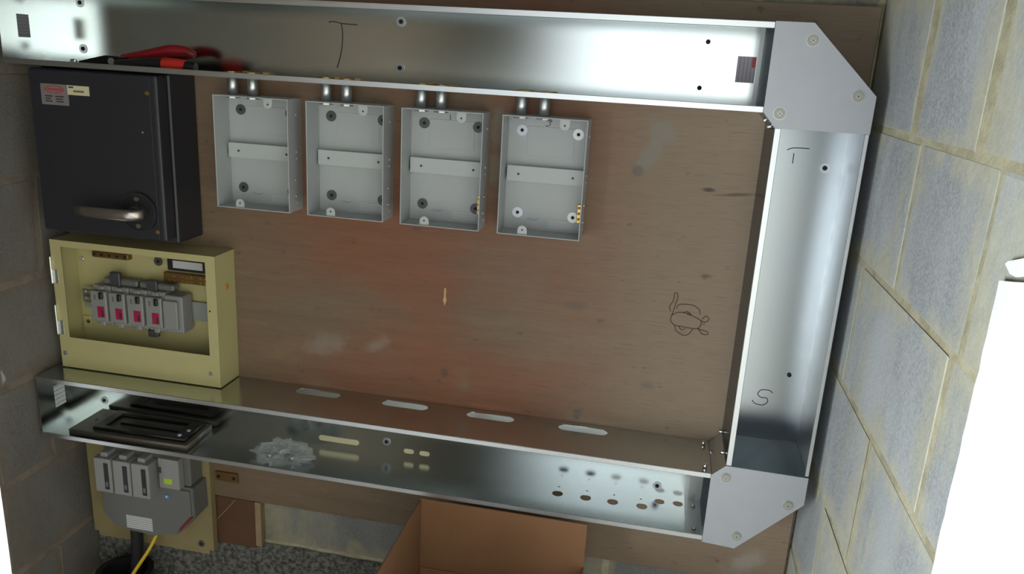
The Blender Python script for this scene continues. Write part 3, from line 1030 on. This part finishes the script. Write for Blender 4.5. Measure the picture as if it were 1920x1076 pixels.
# rail, clamp, four fuse switches and the blank module
rl = bmesh.new()
bx(rl, -1.615, X1 - 0.003, -0.0110, -0.0095, -.692, -.648)
bx(rl, -1.615, X1 - 0.003, -0.0095, -0.0022, -.650, -.648)
bx(rl, -1.615, X1 - 0.003, -0.0095, -0.0022, -.692, -.690)
obj('din_rail', rl, 'din_rail_grey', e)
ck = box('rail_clamp', -1.606, -1.581, -0.026, -0.0112, -.674, -.640, 'zinc_bright', e, 0.002)
for x, z in ((-1.600, -.649), (-1.588, -.649), (-1.600, -.665), (-1.588, -.665)):
    cyl('clamp_screw', (x, -0.027, z), 'y', 0.0046, 0.003, 'zinc_dull', ck, 10)
for i, x0 in enumerate((-1.560, -1.5145, -1.469, -1.4235)):
    x1 = x0 + 0.0435
    fs = bmesh.new()
    bx(fs, x0, x1, -0.046, -0.0115, -.714, -.622, 0.002)
    bx(fs, x0 + 0.002, x1 - 0.002, -0.060, -0.046, -.703, -.632, 0.002)
    bx(fs, x0 + 0.012, x0 + 0.030, -0.052, -0.040, -.632, -.622, 0.003)
    bx(fs, x0 + 0.012, x0 + 0.026, -0.050, -0.040, -.719, -.703, 0.003)
    f = obj('fuse_switch', fs, 'grey_plastic_light', e)
    box('toggle', x0 + 0.027, x0 + 0.036, -0.066, -0.0598, -.649, -.633, 'black_plastic', f, 0.0015)
    rd = box('rating_window', x0 + 0.0185, x0 + 0.036, -0.0612, -0.0600, -.693, -.667, 'crimson_plastic', f, 0.0004)
    box('rating_print', x0 + 0.029, x0 + 0.034, -0.0616, -0.0612, -.690, -.676, 'dark_print', rd)
    box('small_print', x0 + 0.012, x0 + 0.016, -0.0604, -0.0600, -.652, -.640, 'grey_plastic', f)
md = bmesh.new()
bx(md, -1.3795, -1.336, -0.050, -0.0115, -.712, -.626, 0.002)
bx(md, -1.3795, -1.345, -0.058, -0.050, -.703, -.636, 0.002)
obj('blank_module', md, 'grey_plastic_light', e)
for x0, x1 in ((-1.540, -1.520), (-1.497, -1.455), (-1.450, -1.430), (-1.412, -1.365)):
    box('terminal_shroud', x0, x1, -0.036, -0.012, -.6215, -.606, 'grey_plastic', e, 0.003)
for x0, x1, z0, z1 in ((-1.519, -1.494, -.622, -.590), (-1.4285, -1.402, -.628, -.598), (-1.433, -1.408, -.733, -.716)):
    box('phase_tab', x0, x1, -0.042, -0.030, z0, z1, 'dark_grey_plastic', e, 0.002)
box('mounting_foot', -1.628, -1.606, -0.006, -0.0022, -.745, -.715, 'cream_enamel', e, 0.001)

# ------------------------------------------------------------------ things lying in the trunking
FZ = ZT1 + T
e = empty('pliers', (-1.34, -0.08, FZ))
tag(e, 'red-handled pliers with black grips lying in the upper trunking', 'pliers')
tube('handle_grip', [(-1.428, -.060, FZ + .020), (-1.39, -.060, FZ + .026), (-1.35, -.058, FZ + .034), (-1.315, -.055, FZ + .042), (-1.287, -.052, FZ + .040)],
     0.0105, 'red_grip', e, True, 4, [0.7, .9, 1.05, 1.15, 0.85])
g2 = tube('handle_grip', [(-1.41, -.105, FZ + .009), (-1.37, -.108, FZ + .0115), (-1.33, -.110, FZ + .0135), (-1.296, -.111, FZ + .0140)],
          0.0105, 'black_plastic', e, True, 4, [0.7, .95, 1.1, 1.15])
tube('handle_end', [(-1.300, -.111, FZ + .0145), (-1.28, -.112, FZ + .0150), (-1.252, -.112, FZ + .0140)], 0.0125, 'red_grip_bright', e, True, 4,
     [1.0, 1.05, 0.85])
tube('handle_end', [(-1.254, -.112, FZ + .0130), (-1.240, -.112, FZ + .0125), (-1.232, -.112, FZ + .0120)], 0.0105, 'black_plastic', e, True, 4, [1, 1, .8])
tube('handle_end', [(-1.290, -.052, FZ + .040), (-1.280, -.051, FZ + .037), (-1.272, -.050, FZ + .033)], 0.0095, 'maroon_plastic', e, True, 4, [1, 1, .7])
bm = bmesh.new()
pf = [(-1.405, .004), (-1.405, .022), (-1.440, .024), (-1.475, .016), (-1.500, .010), (-1.500, .005), (-1.46, .003)]
a_ = [bm.verts.new((x, -.098, FZ + z)) for x, z in pf]
b_ = [bm.verts.new((x, -.074, FZ + z)) for x, z in pf]
bm.faces.new(a_)
bm.faces.new(b_)
for i in range(len(pf)):
    bm.faces.new((a_[i], a_[(i + 1) % len(pf)], b_[(i + 1) % len(pf)], b_[i]))
jw = obj('jaws', bm, 'bronze_black', e)
cyl('pivot', (-1.425, -.0995, FZ + .013), 'y', 0.007, 0.003, 'zinc_dull', jw, 16)
e = box('clip', -1.497, -1.484, -.128, -.120, FZ + 0.0002, FZ + .014, 'zinc_bright', None, 0.002)
tag(e, 'small bright metal clip lying in the upper trunking beside the pliers', 'clip')

GZ = ZL1 + T
e = empty('cover_plate', (-1.447, -0.065, GZ))
tag(e, 'dark bronze cover plate with a raised frame lying in the lower trunking', 'plate')
plate('base_plate', [(-1.592, -.126), (-1.300, -.120), (-1.305, -.010), (-1.592, -.012)], [circle(-1.566, -.066, .004, 12)], 'xy', GZ + .0080, .0150,
      'bronze_plate', e)
plate('raised_frame', [(-1.540, -.112), (-1.312, -.108), (-1.316, -.020), (-1.540, -.022)],
      [[(-1.520, -.098), (-1.345, -.096), (-1.345, -.034), (-1.520, -.036)]], 'xy', GZ + .0195, .008, 'bronze_black', e)
box('inner_bar', -1.500, -1.350, -.072, -.058, GZ + .0156, GZ + .021, 'bronze_black', e, 0.001)
for c in ((-1.332, -.096, GZ + .0245), (-1.326, -.070, GZ + .0245)):
    cyl('screw', c, 'z', 0.0045, 0.003, 'zinc_bright', e, 12)

e = empty('plastic_bag', (-1.09, -0.085, GZ))
tag(e, 'crumpled clear plastic bag of small fixings lying in the lower trunking', 'bag')
bm = bmesh.new()
bmesh.ops.create_icosphere(bm, subdivisions=5, radius=1.0)
for v in bm.verts:
    n_ = v.co.normalized()
    k = 1 + 0.42 * noise.fractal(n_ * 2.6 + Vector((4, 1, 2)), 0.8, 2.0, 4)
    k += 0.10 * abs(noise.noise(n_ * 9))
    x, y, z = n_.x * k * 0.056, n_.y * k * 0.040, max(n_.z * k, -0.55) * 0.020
    v.co = Vector((-1.088 + x, -0.083 + y, GZ + 0.012 + z))
obj('film', bm, 'clear_plastic_bag', e)
for i, (x, y) in enumerate(((-1.075, -.085), (-1.10, -.075), (-1.06, -.095), (-1.112, -.098))):
    cyl('fixing', (x, y, GZ + .0075 + 0.001 * i), 'xyzx'[i], 0.0052, 0.010, 'dark_grey_plastic' if i == 0 else 'zinc_dull', e, 10)
e = obj('hex_nut', ring(bmesh.new(), (-1.135, -.052, GZ + .0046), 'z', .0075, .0038, .0088, 6), 'zinc_bright')
tag(e, 'bright hexagonal nut lying beside the plastic bag', 'nut')

# ------------------------------------------------------------------ service head below the lower trunking
e = empty('service_board', (-1.478, -0.01, -1.299))
tag(e, 'cream-painted wooden board carrying the service cut-out, below the lower trunking', 'board')
bm = bx(bmesh.new(), -1.643, -1.312, -0.0190, -0.0006, -1.299, -0.985)
es = [g for g in bm.edges if abs(g.verts[0].co.y - g.verts[1].co.y) > 0.01]
bmesh.ops.bevel(bm, geom=es, offset=0.012, segments=4, affect='EDGES')
obj('panel', bm, 'cream_board', e)
wo = obj('washer', ring(bmesh.new(), (-1.345, -0.0198, -1.272), 'y', 0.0085, 0.0035, 0.0018), 'washer_dark', e)
cyl('screw', (-1.345, -0.0200, -1.272), 'y', 0.0038, 0.0022, 'black_hole', wo, 12)

e = empty('service_cutout', (-1.44, -0.05, -1.228))
tag(e, 'grey service cut-out with three fuse carriers on the cream board', 'cut-out')
body = [(-1.566, -1.085), (-1.322, -1.085), (-1.320, -1.160), (-1.366, -1.214), (-1.428, -1.226), (-1.492, -1.228), (-1.540, -1.216), (-1.566, -1.185)]
bm = bmesh.new()
a_ = [bm.verts.new((x, -0.080, z)) for x, z in body]
b_ = [bm.verts.new((x, -0.0195, z)) for x, z in body]
bm.faces.new(a_)
bm.faces.new(b_)
for i in range(len(body)):
    bm.faces.new((a_[i], a_[(i + 1) % len(body)], b_[(i + 1) % len(body)], b_[i]))
bmesh.ops.bevel(bm, geom=[g for g in bm.edges if all(v.co.y < -0.07 for v in g.verts)], offset=0.006, segments=3, affect='EDGES')
bd = obj('body', bm, 'grey_plastic', e)
box('data_label', -1.500, -1.431, -0.0809, -0.0801, -1.215, -1.180, 'printed_white', bd)
sx_ = cyl('seal', (-1.386, -0.0812, -1.112), 'y', 0.0058, 0.0026, 'blue_plastic', bd, 16)
cyl('seal_centre', (-1.386, -0.0828, -1.112), 'y', 0.0025, 0.001, 'white_label', sx_, 10)
rd = bmesh.new()
q = [(-1.3300, -1.158), (-1.3245, -1.160), (-1.357, -1.199), (-1.3600, -1.194)]
a_ = [rd.verts.new((x, -0.0815, z)) for x, z in q]
b_ = [rd.verts.new((x, -0.070, z)) for x, z in q]
rd.faces.new(a_)
rd.faces.new(b_)
for i in range(4):
    rd.faces.new((a_[i], a_[(i + 1) % 4], b_[(i + 1) % 4], b_[i]))
obj('red_strip', rd, 'maroon_plastic', bd)
upb = box('upper_body', -1.556, -1.330, -0.070, -0.0195, -1.086, -1.000, 'grey_plastic', e, 0.004)
for x0 in (-1.549, -1.500, -1.452):
    f = bmesh.new()
    bx(f, x0, x0 + 0.0445, -0.112, -0.0705, -1.107, -1.020, 0.003, 2)
    bx(f, x0 + 0.012, x0 + 0.032, -0.104, -0.0705, -1.020, -1.008, 0.004, 2)
    o = obj('fuse_carrier', f, 'grey_plastic_light', e)
    s_ = box('grip_slot', x0 + 0.026, x0 + 0.0375, -0.1132, -0.1119, -1.098, -1.030, 'black_plastic', o, 0.0005)
    box('slot_wear', x0 + 0.029, x0 + 0.035, -0.1136, -0.1132, -1.090, -1.078, 'grey_plastic', s_)
nb = bmesh.new()
bx(nb, -1.396, -1.344, -0.092, -0.0705, -1.084, -1.008, 0.003, 2)
o = obj('neutral_block', nb, 'grey_plastic_light', e)
box('earth_window', -1.383, -1.3615, -0.0930, -0.0919, -1.071, -1.0575, 'green_window', o, 0.0004)
box('slot', -1.395, -1.388, -0.0926, -0.0919, -1.045, -1.030, 'dark_grey_plastic', o)

e = tube('supply_cable', [(-1.494, -.055, -1.226), (-1.495, -.055, -1.27), (-1.498, -.060, -1.33), (-1.505, -.072, -1.395)], 0.0145, 'black_plastic', None, True, 6)
tag(e, 'thick black supply cable rising from the duct into the cut-out', 'cable')
e = tube('earth_wire', [(-1.430, -.065, -1.227), (-1.436, -.085, -1.255), (-1.452, -.100, -1.285), (-1.468, -.108, -1.312), (-1.484, -.114, -1.345), (-1.494, -.116, -1.405)],
         0.0042, 'yellow_wire', None, True, 4)
tag(e, 'thin yellow wire hanging from the cut-out beside the black cable', 'wire')
e = empty('cable_duct', (-1.515, -0.085, FLOOR))
tag(e, 'black plastic duct mouth standing in the floor below the cut-out', 'duct')
bm = ring(bmesh.new(), (-1.515, -0.085, (FLOOR - 1.345) / 2), 'z', 0.060, 0.052, -1.345 - FLOOR, 40)
obj('pipe', bm, 'black_plastic', e)
obj('rim', ring(bmesh.new(), (-1.515, -0.085, -1.342), 'z', 0.066, 0.052, 0.012, 40), 'black_plastic', e)
for k in range(2):
    obj('rib', ring(bmesh.new(), (-1.515, -0.085, -1.365 - 0.02 * k), 'z', 0.063, 0.0595, 0.008, 40), 'black_plastic', e)

# ------------------------------------------------------------------ cardboard box under the trunking
e = empty('cardboard_box', (-0.578, -0.30, FLOOR))
tag(e, 'open brown cardboard box standing below the lower trunking', 'box')
ZTB = -0.984
box('back_wall', -0.756, -0.400, -0.124, -0.120, FLOOR + 0.003, ZTB, 'cardboard', e, 0.0008)
box('side_wall', -0.756, -0.752, -0.50, -0.1245, FLOOR + 0.003, ZTB - 0.002, 'cardboard', e, 0.0008)
box('side_wall', -0.404, -0.400, -0.50, -0.1245, FLOOR + 0.003, ZTB - 0.10, 'cardboard', e, 0.0008)
box('front_wall', -0.756, -0.400, -0.504, -0.5005, FLOOR + 0.003, ZTB - 0.10, 'cardboard', e, 0.0008)
box('base', -0.7515, -0.4045, -0.50, -0.1245, FLOOR + 0.0005, FLOOR + 0.004, 'cardboard', e)
bm = bx(bmesh.new(), -0.7505, -0.4055, -0.128, -0.1246, -1.40, -1.148)
for v in bm.verts:                      # loose inner flap leaning off the back wall
    if v.co.z < -1.2:
        v.co.y -= 0.03
obj('inner_flap', bm, 'cardboard', e)

# ------------------------------------------------------------------ white sheet on the right wall
out = [(-.702, -.268)]
for i in range(1, 60):
    z = -.268 - (1.415 - .268) * i / 60
    out.append((-.703 + random.uniform(-.0018, .0012), z))
out += [(-.704, FLOOR + .002), (-1.30, FLOOR + .002), (-1.30, -.12), (-1.0, -.190), (-.80, -.245), (-.736, -.2605)]
e = plate('wall_sheet', out, [], 'yz', XR - 0.0055, 0.005, 'white_sheet')
tag(e, 'bright white sheet with a ragged edge standing flat against the right block wall', 'sheet')
e = plate('wall_sheet', [(-1.72, -.35), (-2.30, -.35), (-2.30, .28), (-1.72, .28)], [], 'yz', XR - 0.0055, 0.005, 'white_sheet')  # unseen reflector, added to show bright in the trunking's left end caps
tag(e, 'rectangular white sheet added unseen on the right wall for trunking ends to reflect', 'sheet')
e = plate('sheet_scrap', [(-.7065, -.2495), (-.712, -.2455), (-.735, -.238), (-.80, -.215), (-1.0, -.14), (-1.0, -.175), (-.80, -.236), (-.736, -.2555), (-.722, -.2560)],
          [], 'yz', XR - 0.0055, 0.005, 'white_sheet')
tag(e, 'small pointed white scrap just above the white wall sheet', 'scrap')
